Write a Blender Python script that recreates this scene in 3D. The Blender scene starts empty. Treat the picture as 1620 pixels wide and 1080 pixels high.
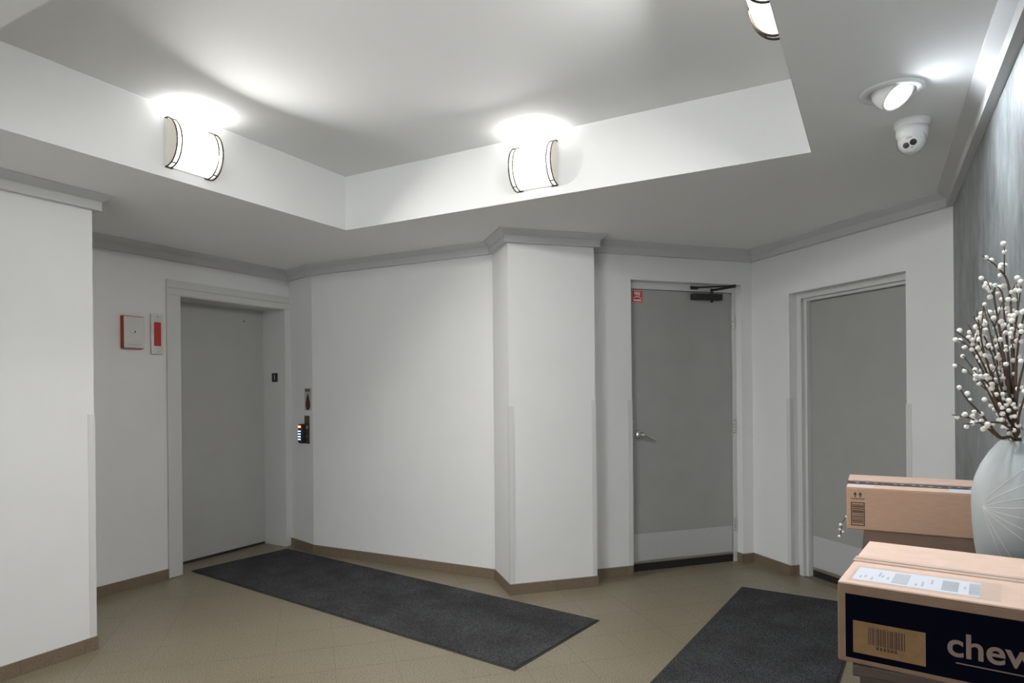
import bpy, bmesh, math, random
from mathutils import Matrix, Vector
random.seed(7)
S = bpy.context.scene
COL = S.collection

# ------------------------------------------------------------------ camera
H = 1.40
cam_d = bpy.data.cameras.new('camera')
cam_d.sensor_width = 36.0
cam_d.lens = 36.0 * 1036.4 / 1620.0
cam_d.shift_y = (616.0 - 540.0) / 1620.0
cam_d.clip_start = 0.02
cam = bpy.data.objects.new('camera', cam_d)
COL.objects.link(cam)
cam.matrix_world = (Matrix.Translation((0, 0, H)) @ Matrix.Rotation(math.radians(90), 4, 'X')
                    @ Matrix.Rotation(math.radians(-0.528), 4, 'Z'))
S.camera = cam

# ------------------------------------------------------------------ world, exposure, lamp strengths
FILL_DAYLIGHT = 7.2
w = bpy.data.worlds.new('world'); S.world = w; w.use_nodes = True
w.node_tree.nodes['Background'].inputs[0].default_value = (0.95, 0.98, 1.0, 1)   # fill daylight, reaches the lobby only through the entrance added behind the camera
w.node_tree.nodes['Background'].inputs[1].default_value = FILL_DAYLIGHT
S.view_settings.view_transform = 'Standard'
S.view_settings.look = 'None'
S.view_settings.gamma = 1.0
S.view_settings.use_curve_mapping = False
S.view_settings.exposure = 0.0
SCONCE = 1.9           # glow of the sconce diffusers
SCONCE_W = 10.0        # light each sconce throws into the room, watts
EYEBALL = 6.0         # emission of the tilted ceiling lamp

# portal: tells the sampler where the added rear entrance lets the fill sky in
U_BACK = -1.7; EN_W0, EN_W1, EN_Z0, EN_Z1 = -2.2, -0.6, 0.06, 2.30
_p = math.radians(29.035)
def portal(u, w_, z, sx, sy, rz):
    pl = bpy.data.lights.new('daylight_portal', 'AREA'); pl.shape = 'RECTANGLE'; pl.size = sx; pl.size_y = sy
    pl.cycles.is_portal = True
    o = bpy.data.objects.new('daylight_portal', pl); COL.objects.link(o)
    o.location = (math.sin(_p) * u + math.cos(_p) * w_, math.cos(_p) * u - math.sin(_p) * w_, z)
    o.rotation_euler = (math.radians(90), 0, rz)
portal(U_BACK - 0.14, (EN_W0 + EN_W1) / 2, (EN_Z0 + EN_Z1) / 2, EN_W1 - EN_W0, EN_Z1 - EN_Z0, math.pi - _p + math.pi * 0)

# ------------------------------------------------------------------ helpers
P = math.radians(29.035)
D1V = Vector((math.sin(P), math.cos(P)))
DWV = Vector((math.cos(P), -math.sin(P)))
def uw(u, w_):
    v = D1V * u + DWV * w_
    return (v.x, v.y)

def frame(ox, oy, hdg, z=0.0):
    """local X = along the wall to the right, Y = into the wall, Z = up"""
    e = (math.sin(hdg), math.cos(hdg)); n = (-e[1], e[0])
    return Matrix(((e[0], n[0], 0, ox), (e[1], n[1], 0, oy), (0, 0, 1, z), (0, 0, 0, 1)))
def head(a, b): return math.atan2(b[0] - a[0], b[1] - a[1])

MATS = {}
def nodes_of(name):
    m = bpy.data.materials.new(name); m.use_nodes = True
    nt = m.node_tree; b = nt.nodes['Principled BSDF']
    return m, nt, b
def mat(name, col, rough=0.6, metal=0.0, var=0.0, scale=40.0, bump=0.0, bscale=None, stretch=(1, 1, 1), col2=None, emit=None, coat=0.0, spec=0.5, detail=4.0):
    if name in MATS: return MATS[name]
    m, nt, b = nodes_of(name)
    b.inputs['Base Color'].default_value = (*col, 1)
    b.inputs['Roughness'].default_value = rough
    b.inputs['Metallic'].default_value = metal
    b.inputs['Specular IOR Level'].default_value = spec
    if coat: b.inputs['Coat Weight'].default_value = coat; b.inputs['Coat Roughness'].default_value = 0.1
    tc = nt.nodes.new('ShaderNodeTexCoord'); mp = nt.nodes.new('ShaderNodeMapping')
    mp.inputs['Scale'].default_value = stretch
    nt.links.new(tc.outputs['Object'], mp.inputs['Vector'])
    nz = nt.nodes.new('ShaderNodeTexNoise'); nz.inputs['Scale'].default_value = scale; nz.inputs['Detail'].default_value = detail
    nt.links.new(mp.outputs['Vector'], nz.inputs['Vector'])
    if var or col2:
        rp = nt.nodes.new('ShaderNodeValToRGB')
        c2 = col2 if col2 else tuple(min(1, c * (1 + var)) for c in col)
        c1 = col if col2 else tuple(c * (1 - var) for c in col)
        rp.color_ramp.elements[0].position = 0.3; rp.color_ramp.elements[0].color = (*c1, 1)
        rp.color_ramp.elements[1].position = 0.7; rp.color_ramp.elements[1].color = (*c2, 1)
        nt.links.new(nz.outputs['Fac'], rp.inputs['Fac']); nt.links.new(rp.outputs['Color'], b.inputs['Base Color'])
    if bump:
        nb = nz
        if bscale:
            nb = nt.nodes.new('ShaderNodeTexNoise'); nb.inputs['Scale'].default_value = bscale; nb.inputs['Detail'].default_value = 3
            nt.links.new(mp.outputs['Vector'], nb.inputs['Vector'])
        bp = nt.nodes.new('ShaderNodeBump'); bp.inputs['Strength'].default_value = bump; bp.inputs['Distance'].default_value = 0.002
        nt.links.new(nb.outputs['Fac'], bp.inputs['Height']); nt.links.new(bp.outputs['Normal'], b.inputs['Normal'])
    if emit:
        b.inputs['Emission Color'].default_value = (*emit[0], 1); b.inputs['Emission Strength'].default_value = emit[1]
    MATS[name] = m
    return m

WALL = mat('wall paint', (0.765, 0.765, 0.765), 0.7, var=0.015, scale=3, bump=0.08, bscale=260)
SOFF = mat('soffit paint', (0.85, 0.85, 0.85), 0.8, bump=0.1, bscale=300)
TRAY = mat('tray paint', (0.75, 0.757, 0.755), 0.8, bump=0.05, bscale=260)
CROWN = mat('crown paint', (0.56, 0.56, 0.56), 0.55, bump=0.05, bscale=200)
GUARD = mat('corner guard plastic', (0.66, 0.66, 0.655), 0.4)
FRAME = mat('frame paint', (0.62, 0.62, 0.61), 0.45, bump=0.03, bscale=150)
DOORG = mat('grey door paint', (0.36, 0.36, 0.347), 0.45, var=0.03, scale=6, bump=0.06, bscale=240)
ELEVD = mat('elevator door enamel', (0.45, 0.45, 0.44), 0.42, var=0.02, scale=5, bump=0.04, bscale=240)
STEEL = mat('brushed steel', (0.62, 0.62, 0.61), 0.35, metal=1.0, var=0.05, scale=60, stretch=(1, 1, 14))
KICK = mat('kick plate steel', (0.52, 0.52, 0.52), 0.5, metal=0.1, var=0.05, scale=40, stretch=(1, 1, 10))
NICKEL = mat('dark bronze hoop', (0.040, 0.028, 0.020), 0.55, spec=0.2)
CHROME = mat('satin chrome', (0.7, 0.7, 0.7), 0.22, metal=1.0)
BLACK = mat('black plastic', (0.012, 0.012, 0.013), 0.45)
DARK = mat('dark bronze', (0.02, 0.018, 0.016), 0.5, var=0.3, scale=80)
RED = mat('signal red', (0.42, 0.025, 0.02), 0.4, var=0.08, scale=30)
REDSIGN = mat('sign red', (0.48, 0.05, 0.04), 0.5)
SIGNW = mat('sign white', (0.78, 0.72, 0.68), 0.5)
OFFW = mat('panel off white', (0.58, 0.58, 0.55), 0.3, metal=0.35, var=0.05, scale=8)
WHITEP = mat('white plastic', (0.82, 0.82, 0.82), 0.3)
OPAL = mat('opal end glass', (0.80, 0.74, 0.66), 0.3)
BASE = mat('base tile', (0.135, 0.10, 0.068), 0.5, col2=(0.225, 0.175, 0.122), scale=170, bump=0.1)
GROUT = mat('grout', (0.17, 0.145, 0.105), 0.85)
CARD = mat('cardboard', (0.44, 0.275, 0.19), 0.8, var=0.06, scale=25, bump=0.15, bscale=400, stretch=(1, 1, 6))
CARDLIT = mat('lit cardboard flap', (0.66, 0.48, 0.385), 0.8, var=0.05, scale=25, bump=0.1, bscale=400)  # lightened cardboard, stands in for lamp light on the carton tops
NAVY = mat('navy print', (0.0035, 0.0035, 0.008), 1.0, spec=0.0)
INK = mat('brown ink', (0.06, 0.025, 0.015), 0.8)
INKB = mat('black ink', (0.025, 0.02, 0.02), 0.8)
INKG = mat('grey ink', (0.44, 0.46, 0.50), 0.8)
PAPER = mat('label paper', (0.60, 0.62, 0.68), 0.6)
LABELK = mat('kraft label', (0.205, 0.115, 0.048), 0.85, var=0.1, scale=60)  # kraft tone darkened for the shade on the near carton's front
CARDSHADE = mat('shaded cardboard', (0.205, 0.128, 0.082), 0.85, var=0.07, scale=25, bump=0.15, bscale=400)  # cardboard darkened to carry the near carton's shade in its colour
LOGO = mat('logo print', (0.20, 0.14, 0.115), 0.85)  # print tone darkened for the same shaded carton front
TAPE = mat('clear tape', (0.63, 0.46, 0.37), 0.3, coat=0.25)
TAPED = mat('printed tape', (0.05, 0.045, 0.05), 0.4)
WOOD = mat('dark wood', (0.035, 0.022, 0.016), 0.4, col2=(0.085, 0.055, 0.04), scale=9, stretch=(1, 12, 12), bump=0.05)
TWIG = mat('twig bark', (0.055, 0.032, 0.022), 0.75, col2=(0.13, 0.085, 0.055), scale=60, bump=0.3)
BERRY = mat('white berry', (0.83, 0.80, 0.74), 0.55, var=0.04, scale=30)
CER = mat('pale ceramic', (0.33, 0.36, 0.365), 0.6, col2=(0.41, 0.44, 0.45), scale=7, bump=0.15, bscale=90)
CERL = mat('ceramic line', (0.66, 0.67, 0.66), 0.6)
LED_B = mat('blue led', (0.05, 0.2, 0.6), 0.4, emit=((0.10, 0.35, 1.0), 2.2))
LED_W = mat('pale blue led', (0.4, 0.6, 0.9), 0.4, emit=((0.55, 0.75, 1.0), 3.0))
LED_R = mat('red led', (0.8, 0.1, 0.05), 0.4, emit=((1.0, 0.22, 0.10), 4.0))
LAMPW = mat('sconce diffuser', (0.9, 0.88, 0.84), 0.4, emit=((1.0, 0.985, 0.96), SCONCE))
LAMPC = mat('eyeball lamp', (0.9, 0.9, 0.9), 0.4, emit=((0.88, 0.94, 1.0), EYEBALL))
def lamp_gradient():
    # bulbs sit behind the middle of the diffuser: it glows most at the front and fades to its top and bottom edges
    m = LAMPW; nt = m.node_tree; b = nt.nodes['Principled BSDF']
    tc = nt.nodes.new('ShaderNodeTexCoord'); sp = nt.nodes.new('ShaderNodeSeparateXYZ'); mr = nt.nodes.new('ShaderNodeMapRange')
    nt.links.new(tc.outputs['Object'], sp.inputs[0]); nt.links.new(sp.outputs['Y'], mr.inputs['Value'])
    mr.inputs['From Min'].default_value = -0.10; mr.inputs['From Max'].default_value = -0.015
    mr.inputs['To Min'].default_value = SCONCE; mr.inputs['To Max'].default_value = SCONCE * 0.7
    nt.links.new(mr.outputs[0], b.inputs['Emission Strength'])
lamp_gradient()
GLASSD = mat('lens glass', (0.03, 0.03, 0.035), 0.08)

def floor_mat():
    m, nt, b = nodes_of('speckled floor tile')
    tc = nt.nodes.new('ShaderNodeTexCoord'); geo = nt.nodes.new('ShaderNodeNewGeometry')
    n1 = nt.nodes.new('ShaderNodeTexNoise'); n1.inputs['Scale'].default_value = 150; n1.inputs['Detail'].default_value = 3
    n2 = nt.nodes.new('ShaderNodeTexNoise'); n2.inputs['Scale'].default_value = 1.7; n2.inputs['Detail'].default_value = 2
    nt.links.new(geo.outputs['Position'], n1.inputs['Vector']); nt.links.new(geo.outputs['Position'], n2.inputs['Vector'])
    r1 = nt.nodes.new('ShaderNodeValToRGB'); e = r1.color_ramp.elements
    e[0].position = 0.33; e[0].color = (0.105, 0.083, 0.050, 1); e[1].position = 0.68; e[1].color = (0.325, 0.285, 0.21, 1)
    nt.links.new(n1.outputs['Fac'], r1.inputs['Fac'])
    mx = nt.nodes.new('ShaderNodeMix'); mx.data_type = 'RGBA'; mx.blend_type = 'MULTIPLY'; mx.inputs[0].default_value = 1.0
    r2 = nt.nodes.new('ShaderNodeValToRGB'); e = r2.color_ramp.elements
    e[0].position = 0.3; e[0].color = (0.93, 0.93, 0.90, 1); e[1].position = 0.7; e[1].color = (1.04, 1.02, 1.02, 1)
    nt.links.new(n2.outputs['Fac'], r2.inputs['Fac'])
    nt.links.new(r1.outputs['Color'], mx.inputs[6]); nt.links.new(r2.outputs['Color'], mx.inputs[7])
    nt.links.new(mx.outputs[2], b.inputs['Base Color'])
    b.inputs['Roughness'].default_value = 0.33; b.inputs['Specular IOR Level'].default_value = 0.5
    return m
FLOORT = floor_mat()

def plaster_mat():
    m, nt, b = nodes_of('streaked grey plaster')
    tc = nt.nodes.new('ShaderNodeTexCoord')
    def nz(scale, st, det=5):
        mp = nt.nodes.new('ShaderNodeMapping'); mp.inputs['Scale'].default_value = st
        nt.links.new(tc.outputs['Object'], mp.inputs['Vector'])
        n = nt.nodes.new('ShaderNodeTexNoise'); n.inputs['Scale'].default_value = scale; n.inputs['Detail'].default_value = det
        n.inputs['Roughness'].default_value = 0.65
        nt.links.new(mp.outputs['Vector'], n.inputs['Vector']); return n
    a = nz(9, (1.5, 1, 0.5)); c = nz(38, (1.5, 1, 0.42)); d = nz(2.2, (1, 1, 0.8), 2)
    ad = nt.nodes.new('ShaderNodeMath'); ad.operation = 'ADD'; nt.links.new(a.outputs['Fac'], ad.inputs[0]); nt.links.new(c.outputs['Fac'], ad.inputs[1])
    ad2 = nt.nodes.new('ShaderNodeMath'); ad2.operation = 'ADD'; nt.links.new(ad.outputs[0], ad2.inputs[0]); nt.links.new(d.outputs['Fac'], ad2.inputs[1])
    r = nt.nodes.new('ShaderNodeValToRGB'); e = r.color_ramp.elements
    e[0].position = 0.40; e[0].color = (0.13, 0.143, 0.143, 1); e[1].position = 0.62; e[1].color = (0.33, 0.35, 0.355, 1)
    dv = nt.nodes.new('ShaderNodeMath'); dv.operation = 'DIVIDE'; dv.inputs[1].default_value = 3.0
    nt.links.new(ad2.outputs[0], dv.inputs[0]); nt.links.new(dv.outputs[0], r.inputs['Fac'])
    nt.links.new(r.outputs['Color'], b.inputs['Base Color']); b.inputs['Roughness'].default_value = 0.5
    bp = nt.nodes.new('ShaderNodeBump'); bp.inputs['Strength'].default_value = 0.35; bp.inputs['Distance'].default_value = 0.004
    nt.links.new(c.outputs['Fac'], bp.inputs['Height']); nt.links.new(bp.outputs['Normal'], b.inputs['Normal'])
    return m
PLASTER = plaster_mat()

def mat_mat():
    m, nt, b = nodes_of('charcoal carpet pile')
    tc = nt.nodes.new('ShaderNodeTexCoord')
    n1 = nt.nodes.new('ShaderNodeTexNoise'); n1.inputs['Scale'].default_value = 190; n1.inputs['Detail'].default_value = 2
    n2 = nt.nodes.new('ShaderNodeTexNoise'); n2.inputs['Scale'].default_value = 4; n2.inputs['Detail'].default_value = 6
    nt.links.new(tc.outputs['Object'], n1.inputs['Vector']); nt.links.new(tc.outputs['Object'], n2.inputs['Vector'])
    r1 = nt.nodes.new('ShaderNodeValToRGB'); e = r1.color_ramp.elements
    e[0].position = 0.32; e[0].color = (0.008, 0.008, 0.009, 1); e[1].position = 0.7; e[1].color = (0.088, 0.089, 0.094, 1)
    nt.links.new(n1.outputs['Fac'], r1.inputs['Fac'])
    r2 = nt.nodes.new('ShaderNodeValToRGB'); e = r2.color_ramp.elements
    e[0].position = 0.35; e[0].color = (0.85, 0.85, 0.85, 1); e[1].position = 0.75; e[1].color = (1.35, 1.35, 1.35, 1)
    nt.links.new(n2.outputs['Fac'], r2.inputs['Fac'])
    mx = nt.nodes.new('ShaderNodeMix'); mx.data_type = 'RGBA'; mx.blend_type = 'MULTIPLY'; mx.inputs[0].default_value = 1.0
    nt.links.new(r1.outputs['Color'], mx.inputs[6]); nt.links.new(r2.outputs['Color'], mx.inputs[7])
    nt.links.new(mx.outputs[2], b.inputs['Base Color'])
    b.inputs['Roughness'].default_value = 1.0; b.inputs['Specular IOR Level'].default_value = 0.1
    bp = nt.nodes.new('ShaderNodeBump'); bp.inputs['Strength'].default_value = 0.6; bp.inputs['Distance'].default_value = 0.004
    nt.links.new(n1.outputs['Fac'], bp.inputs['Height']); nt.links.new(bp.outputs['Normal'], b.inputs['Normal'])
    return m
PILE = mat_mat()

# --- mesh building
def B(): return bmesh.new()
def box(bm, x0, x1, y0, y1, z0, z1, bev=0.0):
    r = bmesh.ops.create_cube(bm, size=1.0)
    for v in r['verts']:
        v.co = Vector(((x0 + x1) / 2 + v.co.x * (x1 - x0), (y0 + y1) / 2 + v.co.y * (y1 - y0), (z0 + z1) / 2 + v.co.z * (z1 - z0)))
    if bev:
        es = {e for v in r['verts'] for e in v.link_edges}
        bmesh.ops.bevel(bm, geom=list(es), offset=bev, segments=2, affect='EDGES', profile=0.5)
    return bm
def prism(bm, pts, z0, z1):
    lo = [bm.verts.new((x, y, z0)) for x, y in pts]; hi = [bm.verts.new((x, y, z1)) for x, y in pts]
    bm.faces.new(lo); bm.faces.new(hi)
    n = len(pts)
    for i in range(n): bm.faces.new((lo[i], lo[(i + 1) % n], hi[(i + 1) % n], hi[i]))
    bmesh.ops.recalc_face_normals(bm, faces=bm.faces[:])
    return bm
def loft(bm, rings, cap=True, closed=True):
    R = [[bm.verts.new(p) for p in r] for r in rings]
    n = len(R[0])
    for a, b_ in zip(R, R[1:]):
        for i in range(n if closed else n - 1):
            bm.faces.new((a[i], a[(i + 1) % n], b_[(i + 1) % n], b_[i]))
    if cap and closed: bm.faces.new(R[0]); bm.faces.new(R[-1])
    bmesh.ops.recalc_face_normals(bm, faces=bm.faces[:])
    return bm
def lathe(bm, prof, seg=32, cap=True, sx=1.0, sy=1.0):
    return loft(bm, [[(r * sx * math.cos(2 * math.pi * k / seg), r * sy * math.sin(2 * math.pi * k / seg), z) for k in range(seg)] for r, z in prof], cap)
def tube(bm, pts, rad, seg=8):
    pts = [Vector(p) for p in pts]; rings = []
    rads = rad if isinstance(rad, (list, tuple)) else [rad] * len(pts)
    up = Vector((0, 0, 1))
    for i, p in enumerate(pts):
        t = (pts[min(i + 1, len(pts) - 1)] - pts[max(i - 1, 0)]).normalized()
        a = t.cross(up)
        if a.length < 1e-3: a = t.cross(Vector((1, 0, 0)))
        a.normalize(); b_ = t.cross(a).normalized()
        rings.append([tuple(p + rads[i] * (math.cos(2 * math.pi * k / seg) * a + math.sin(2 * math.pi * k / seg) * b_)) for k in range(seg)])
    return loft(bm, rings)
def mesh(bm, m, smooth=False):
    me = bpy.data.meshes.new('mesh'); bm.to_mesh(me); bm.free()
    me.materials.append(m)
    if smooth:
        for p in me.polygons: p.use_smooth = True
    return me
def add(name, me, parent=None, M=None):
    o = bpy.data.objects.new(name, me); COL.objects.link(o)
    if parent is not None: o.parent = parent
    if M is not None: o.matrix_local = M
    return o
def part(name, bm, m, parent, M=None, smooth=False, label=None):
    o = add(name, mesh(bm, m, smooth), parent, M)
    if label: o['label'] = label
    return o
def tag(o, label, cat, group=None, kind=None):
    o['label'] = label; o['category'] = cat
    if group: o['group'] = group
    if kind: o['kind'] = kind
    return o
def thing(name, M, label, cat, group=None, kind=None):
    o = bpy.data.objects.new(name, None); COL.objects.link(o); o.matrix_world = M
    o.empty_display_size = 0.1
    return tag(o, label, cat, group, kind)
def struct(name, bm, m, label, cat, M=None):
    o = add(name, mesh(bm, m), None, M)
    return tag(o, label, cat, None, 'structure')
def T(x, y, z): return Matrix.Translation((x, y, z))
def text(name, s, size, m, parent, M, off=0.0, depth=0.0006, sx=1.0):
    c = bpy.data.curves.new('t', 'FONT'); c.body = s; c.size = size; c.offset = off; c.extrude = depth / 2
    c.align_x = 'CENTER'; c.align_y = 'CENTER'
    o = bpy.data.objects.new('t', c); COL.objects.link(o)
    dg = bpy.context.evaluated_depsgraph_get(); dg.update()
    me = bpy.data.meshes.new_from_object(o.evaluated_get(dg))
    bpy.data.objects.remove(o); bpy.data.curves.remove(c)
    me.materials.clear(); me.materials.append(m)
    # text plane XY -> stand up facing -Y
    R = Matrix.Rotation(math.radians(90), 4, 'X') @ Matrix.Diagonal((sx, 1, 1, 1))
    me.transform(R)
    return add(name, me, parent, M)

# ------------------------------------------------------------------ plan of the room
ZC, ZS, ZT = 2.400, 2.487, 2.848
A = (-2.288, 3.583); C0 = (-2.0273, 5.9778); C1 = (-1.7293, 5.6757); C2 = (-0.1367, 4.8454)
PFL = (-0.0207, 4.4644); PFR = (0.5900, 4.6505); D1S = (0.538, 4.7945)
D = (1.9319, 5.2617); E_ = (2.4701, 3.656)
hD1 = math.radians(71.47); hD2 = math.radians(161.47)
# pillar right side runs straight back to the door wall line
bx_, by_ = PFR; nx_, ny_ = -math.sin(math.radians(16.94)), math.cos(math.radians(16.94))
# intersection with the door wall
e1 = (math.sin(hD1), math.cos(hD1)); nn = (-e1[1], e1[0])
tt = ((D[0] - bx_) * nn[0] + (D[1] - by_) * nn[1]) / (nx_ * nn[0] + ny_ * nn[1])
D1S = (bx_ + nx_ * tt, by_ + ny_ * tt)
LPB = uw(U_BACK, -3.739); TXB = uw(U_BACK, 0.3853)
AEL = uw(2.022, -4.6737)

F_EL = frame(*C0, P); F_LP = frame(*A, P)
F_ST = frame(*C0, head(C0, C1)); F_CW = frame(*C1, head(C1, C2)); F_PL = frame(*C2, head(C2, PFL))
F_PF = frame(*PFL, head(PFL, PFR)); F_D1 = frame(*D, hD1); F_D2 = frame(*D, hD2); F_TX = frame(*E_, P + math.pi)
L_EL = 4.243 - 2.022; L_ST = (Vector(C1) - Vector(C0)).length; L_CW = (Vector(C2) - Vector(C1)).length
L_PF = (Vector(PFR) - Vector(PFL)).length; L_PL = (Vector(PFL) - Vector(C2)).length
L_D1 = (Vector(D1S) - Vector(D)).length; L_D2 = (Vector(E_) - Vector(D)).length; L_TX = (Vector(TXB) - Vector(E_)).length
ZW = 2.56

# elevator wall with its opening
EO0, EO1, EOT = -1.081, -0.061, 2.143
bm = B(); box(bm, -L_EL, EO0, 0, 0.34, 0, ZW); box(bm, EO1, 0.05, 0, 0.34, 0, ZW); box(bm, EO0, EO1, 0, 0.34, EOT, ZW)
struct('wall_elevator', bm, WALL, 'light grey painted wall around the elevator door', 'wall', F_EL)
bm = B(); prism(bm, [A, LPB, uw(U_BACK, -5.2), uw(2.022, -5.2)], 0, ZW)
struct('wall_left', bm, WALL, 'bright off-white wall block at the left edge, nearest the camera', 'wall')
bm = B(); box(bm, 0, L_ST, 0, 0.15, 0, ZW)
struct('wall_call_button', bm, WALL, 'narrow shaded wall strip carrying the elevator call plate', 'wall', F_ST)
bm = B(); box(bm, 0, L_CW + 0.1, 0, 0.15, 0, ZW)
struct('wall_centre', bm, WALL, 'wide bare light grey wall between elevator corner and pillar', 'wall', F_CW)
bm = B(); prism(bm, [C2, PFL, PFR, D1S, (D1S[0] - 0.1, D1S[1] + 0.25), (C2[0] + 0.05, C2[1] + 0.3)], 0, ZW)
struct('wall_pillar', bm, WALL, 'square light grey pillar projecting beside the door with closer', 'pillar')
O10, O11, O1T = -1.091, -0.103, 2.2175
bm = B(); box(bm, -L_D1 - 0.05, O10, 0, 0.2, 0, ZW); box(bm, O11, 0.2, 0, 0.2, 0, ZW); box(bm, O10, O11, 0, 0.2, O1T, ZW)
struct('wall_back', bm, WALL, 'light grey wall around the door with the red fire sticker', 'wall', F_D1)
O20, O21, O2T = 0.415, 1.392, 2.092
bm = B(); box(bm, -0.15, O20, 0, 0.25, 0, ZW); box(bm, O21, L_D2 + 0.05, 0, 0.25, 0, ZW); box(bm, O20, O21, 0, 0.25, O2T, ZW)
struct('wall_side', bm, WALL, 'light grey wall around the plain door next to the plaster wall', 'wall', F_D2)
bm = B(); box(bm, -0.1, L_TX + 0.15, 0, 0.15, 0, ZW)
struct('wall_right', bm, PLASTER, 'streaked blue-grey plaster feature wall behind the vase', 'wall', F_TX)
bm = B()
def rw(w0, w1, z0, z1): prism(bm, [uw(U_BACK, w0), uw(U_BACK, w1), uw(U_BACK - 0.15, w1), uw(U_BACK - 0.15, w0)], z0, z1)
rw(-3.9, EN_W0, 0, ZW); rw(EN_W1, 0.55, 0, ZW); rw(EN_W0, EN_W1, EN_Z1, ZW); rw(EN_W0, EN_W1, 0, EN_Z0)
struct('wall_rear', bm, WALL, 'plain light grey wall closing the lobby behind the camera', 'wall')
gm, gnt, gb = nodes_of('window glass'); gnt.nodes.remove(gb)
g1 = gnt.nodes.new('ShaderNodeBsdfTransparent'); g1.inputs[0].default_value = (0.96, 0.97, 0.96, 1)
g2 = gnt.nodes.new('ShaderNodeBsdfGlossy'); g2.inputs['Roughness'].default_value = 0.02
g3 = gnt.nodes.new('ShaderNodeMixShader'); gfr = gnt.nodes.new('ShaderNodeFresnel'); gfr.inputs[0].default_value = 1.45
gnt.links.new(gfr.outputs[0], g3.inputs[0]); gnt.links.new(g1.outputs[0], g3.inputs[1]); gnt.links.new(g2.outputs[0], g3.inputs[2])
gnt.links.new(g3.outputs[0], gnt.nodes['Material Output'].inputs['Surface'])
ALU = mat('aluminium', (0.5, 0.5, 0.5), 0.4, metal=0.8)
def glazing(name, F, L, z0, z1, n, label):
    win = thing(name, F, label, 'window', kind='structure')
    for k in range(n + 1):
        x = 0.025 + k * (L - 0.05) / n
        part('mullion', box(B(), x - 0.025, x + 0.025, 0.04, 0.10, z0, z1), ALU, win)
    for z in (z0 + 0.03, z1 - 0.03):
        part('rail', box(B(), 0.05, L - 0.05, 0.045, 0.095, z - 0.03, z + 0.03), ALU, win)
    for k in range(n):
        x = 0.05 + k * (L - 0.05) / n
        part('pane', box(B(), x, x + (L - 0.05) / n - 0.05, 0.068, 0.074, z0 + 0.06, z1 - 0.06), gm, win)
glazing('fill_window_1', frame(*uw(U_BACK, EN_W1), P - math.pi / 2, 0), EN_W1 - EN_W0, EN_Z0, EN_Z1, 2, 'added glazed opening behind the camera for fill daylight')  # unseen entrance, added to let fill daylight into the lobby

# ------------------------------------------------------------------ ceiling with its raised tray
TLW, TRW, TFU, TNU = -3.124, -0.253, 3.335, 0.970
bm = B()
Xo = (U_BACK - 0.3, 6.8, -5.6, 3.4)      # outer u0,u1,w0,w1 of the soffit
g_ = 0.004   # the plaster of the tray sides covers the slab edge
for (u0, u1, w0, w1) in ((Xo[0], TNU - g_, Xo[2], Xo[3]), (TFU + g_, Xo[1], Xo[2], Xo[3]), (TNU - g_, TFU + g_, Xo[2], TLW - g_), (TNU - g_, TFU + g_, TRW + g_, Xo[3])):
    prism(bm, [uw(u0, w0), uw(u1, w0), uw(u1, w1), uw(u0, w1)], ZS, ZS + 0.10)
ceil = struct('ceiling', bm, SOFF, 'grey lobby ceiling with a bright rectangular recessed tray', 'ceiling')
for (u0, u1, w0, w1) in ((TNU - g_, TNU, TLW - g_, TRW + g_), (TFU, TFU + g_, TLW - g_, TRW + g_), (TNU, TFU, TLW - g_, TLW), (TNU, TFU, TRW, TRW + g_)):
    bm = B(); prism(bm, [uw(u0, w0), uw(u1, w0), uw(u1, w1), uw(u0, w1)], ZS, ZT)
    part('tray_side', bm, TRAY, ceil, label='white upright side of the ceiling tray')
bm = B(); prism(bm, [uw(TNU - 0.1, TLW - 0.1), uw(TFU + 0.1, TLW - 0.1), uw(TFU + 0.1, TRW + 0.1), uw(TNU - 0.1, TRW + 0.1)], ZT, ZT + 0.08)
part('tray_panel', bm, TRAY, ceil, label='bright white raised ceiling panel')

# ------------------------------------------------------------------ floor of diagonal tiles
bm = B(); prism(bm, [uw(Xo[0], Xo[2]), uw(Xo[1], Xo[2]), uw(Xo[1], Xo[3]), uw(Xo[0], Xo[3])], -0.08, -0.0012)
floor = struct('floor', bm, GROUT, 'tan speckled tile floor laid diagonally across the lobby', 'floor')
TS = 0.305; hq = math.radians(73.06)
ea = Vector((math.sin(hq), math.cos(hq))); eb = Vector((-math.cos(hq), math.sin(hq)))
room = [Vector(p) for p in (LPB, A, AEL, C0, C1, C2, PFL, PFR, D1S, D, E_, TXB)]
def inside(p, poly):
    c = False; n = len(poly)
    for i in range(n):
        a, b_ = poly[i], poly[(i + 1) % n]
        if (a.y > p.y) != (b_.y > p.y) and p.x < (b_.x - a.x) * (p.y - a.y) / (b_.y - a.y) + a.x: c = not c
    return c
hs = TS / 2 - 0.0007
tme = mesh(box(B(), -hs, hs, -hs, hs, -0.008, 0.0), FLOORT)
rest = B(); ntile = 0; cand = []
for i in range(-26, 27):
    for j in range(-12, 30):
        c = ea * (-0.818 + TS * (i + 0.5)) + eb * (0.06 + TS * (j + 0.5))
        near = any(inside(c + ea * a_ * hs + eb * b_ * hs, room) for a_ in (-1, 0, 1) for b_ in (-1, 0, 1))
        near = near or (c - Vector(uw(3.7, -4.85))).length < 0.75
        if near: cand.append(c)
Rt = Matrix.Rotation(math.atan2(ea.y, ea.x), 4, 'Z')
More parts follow.
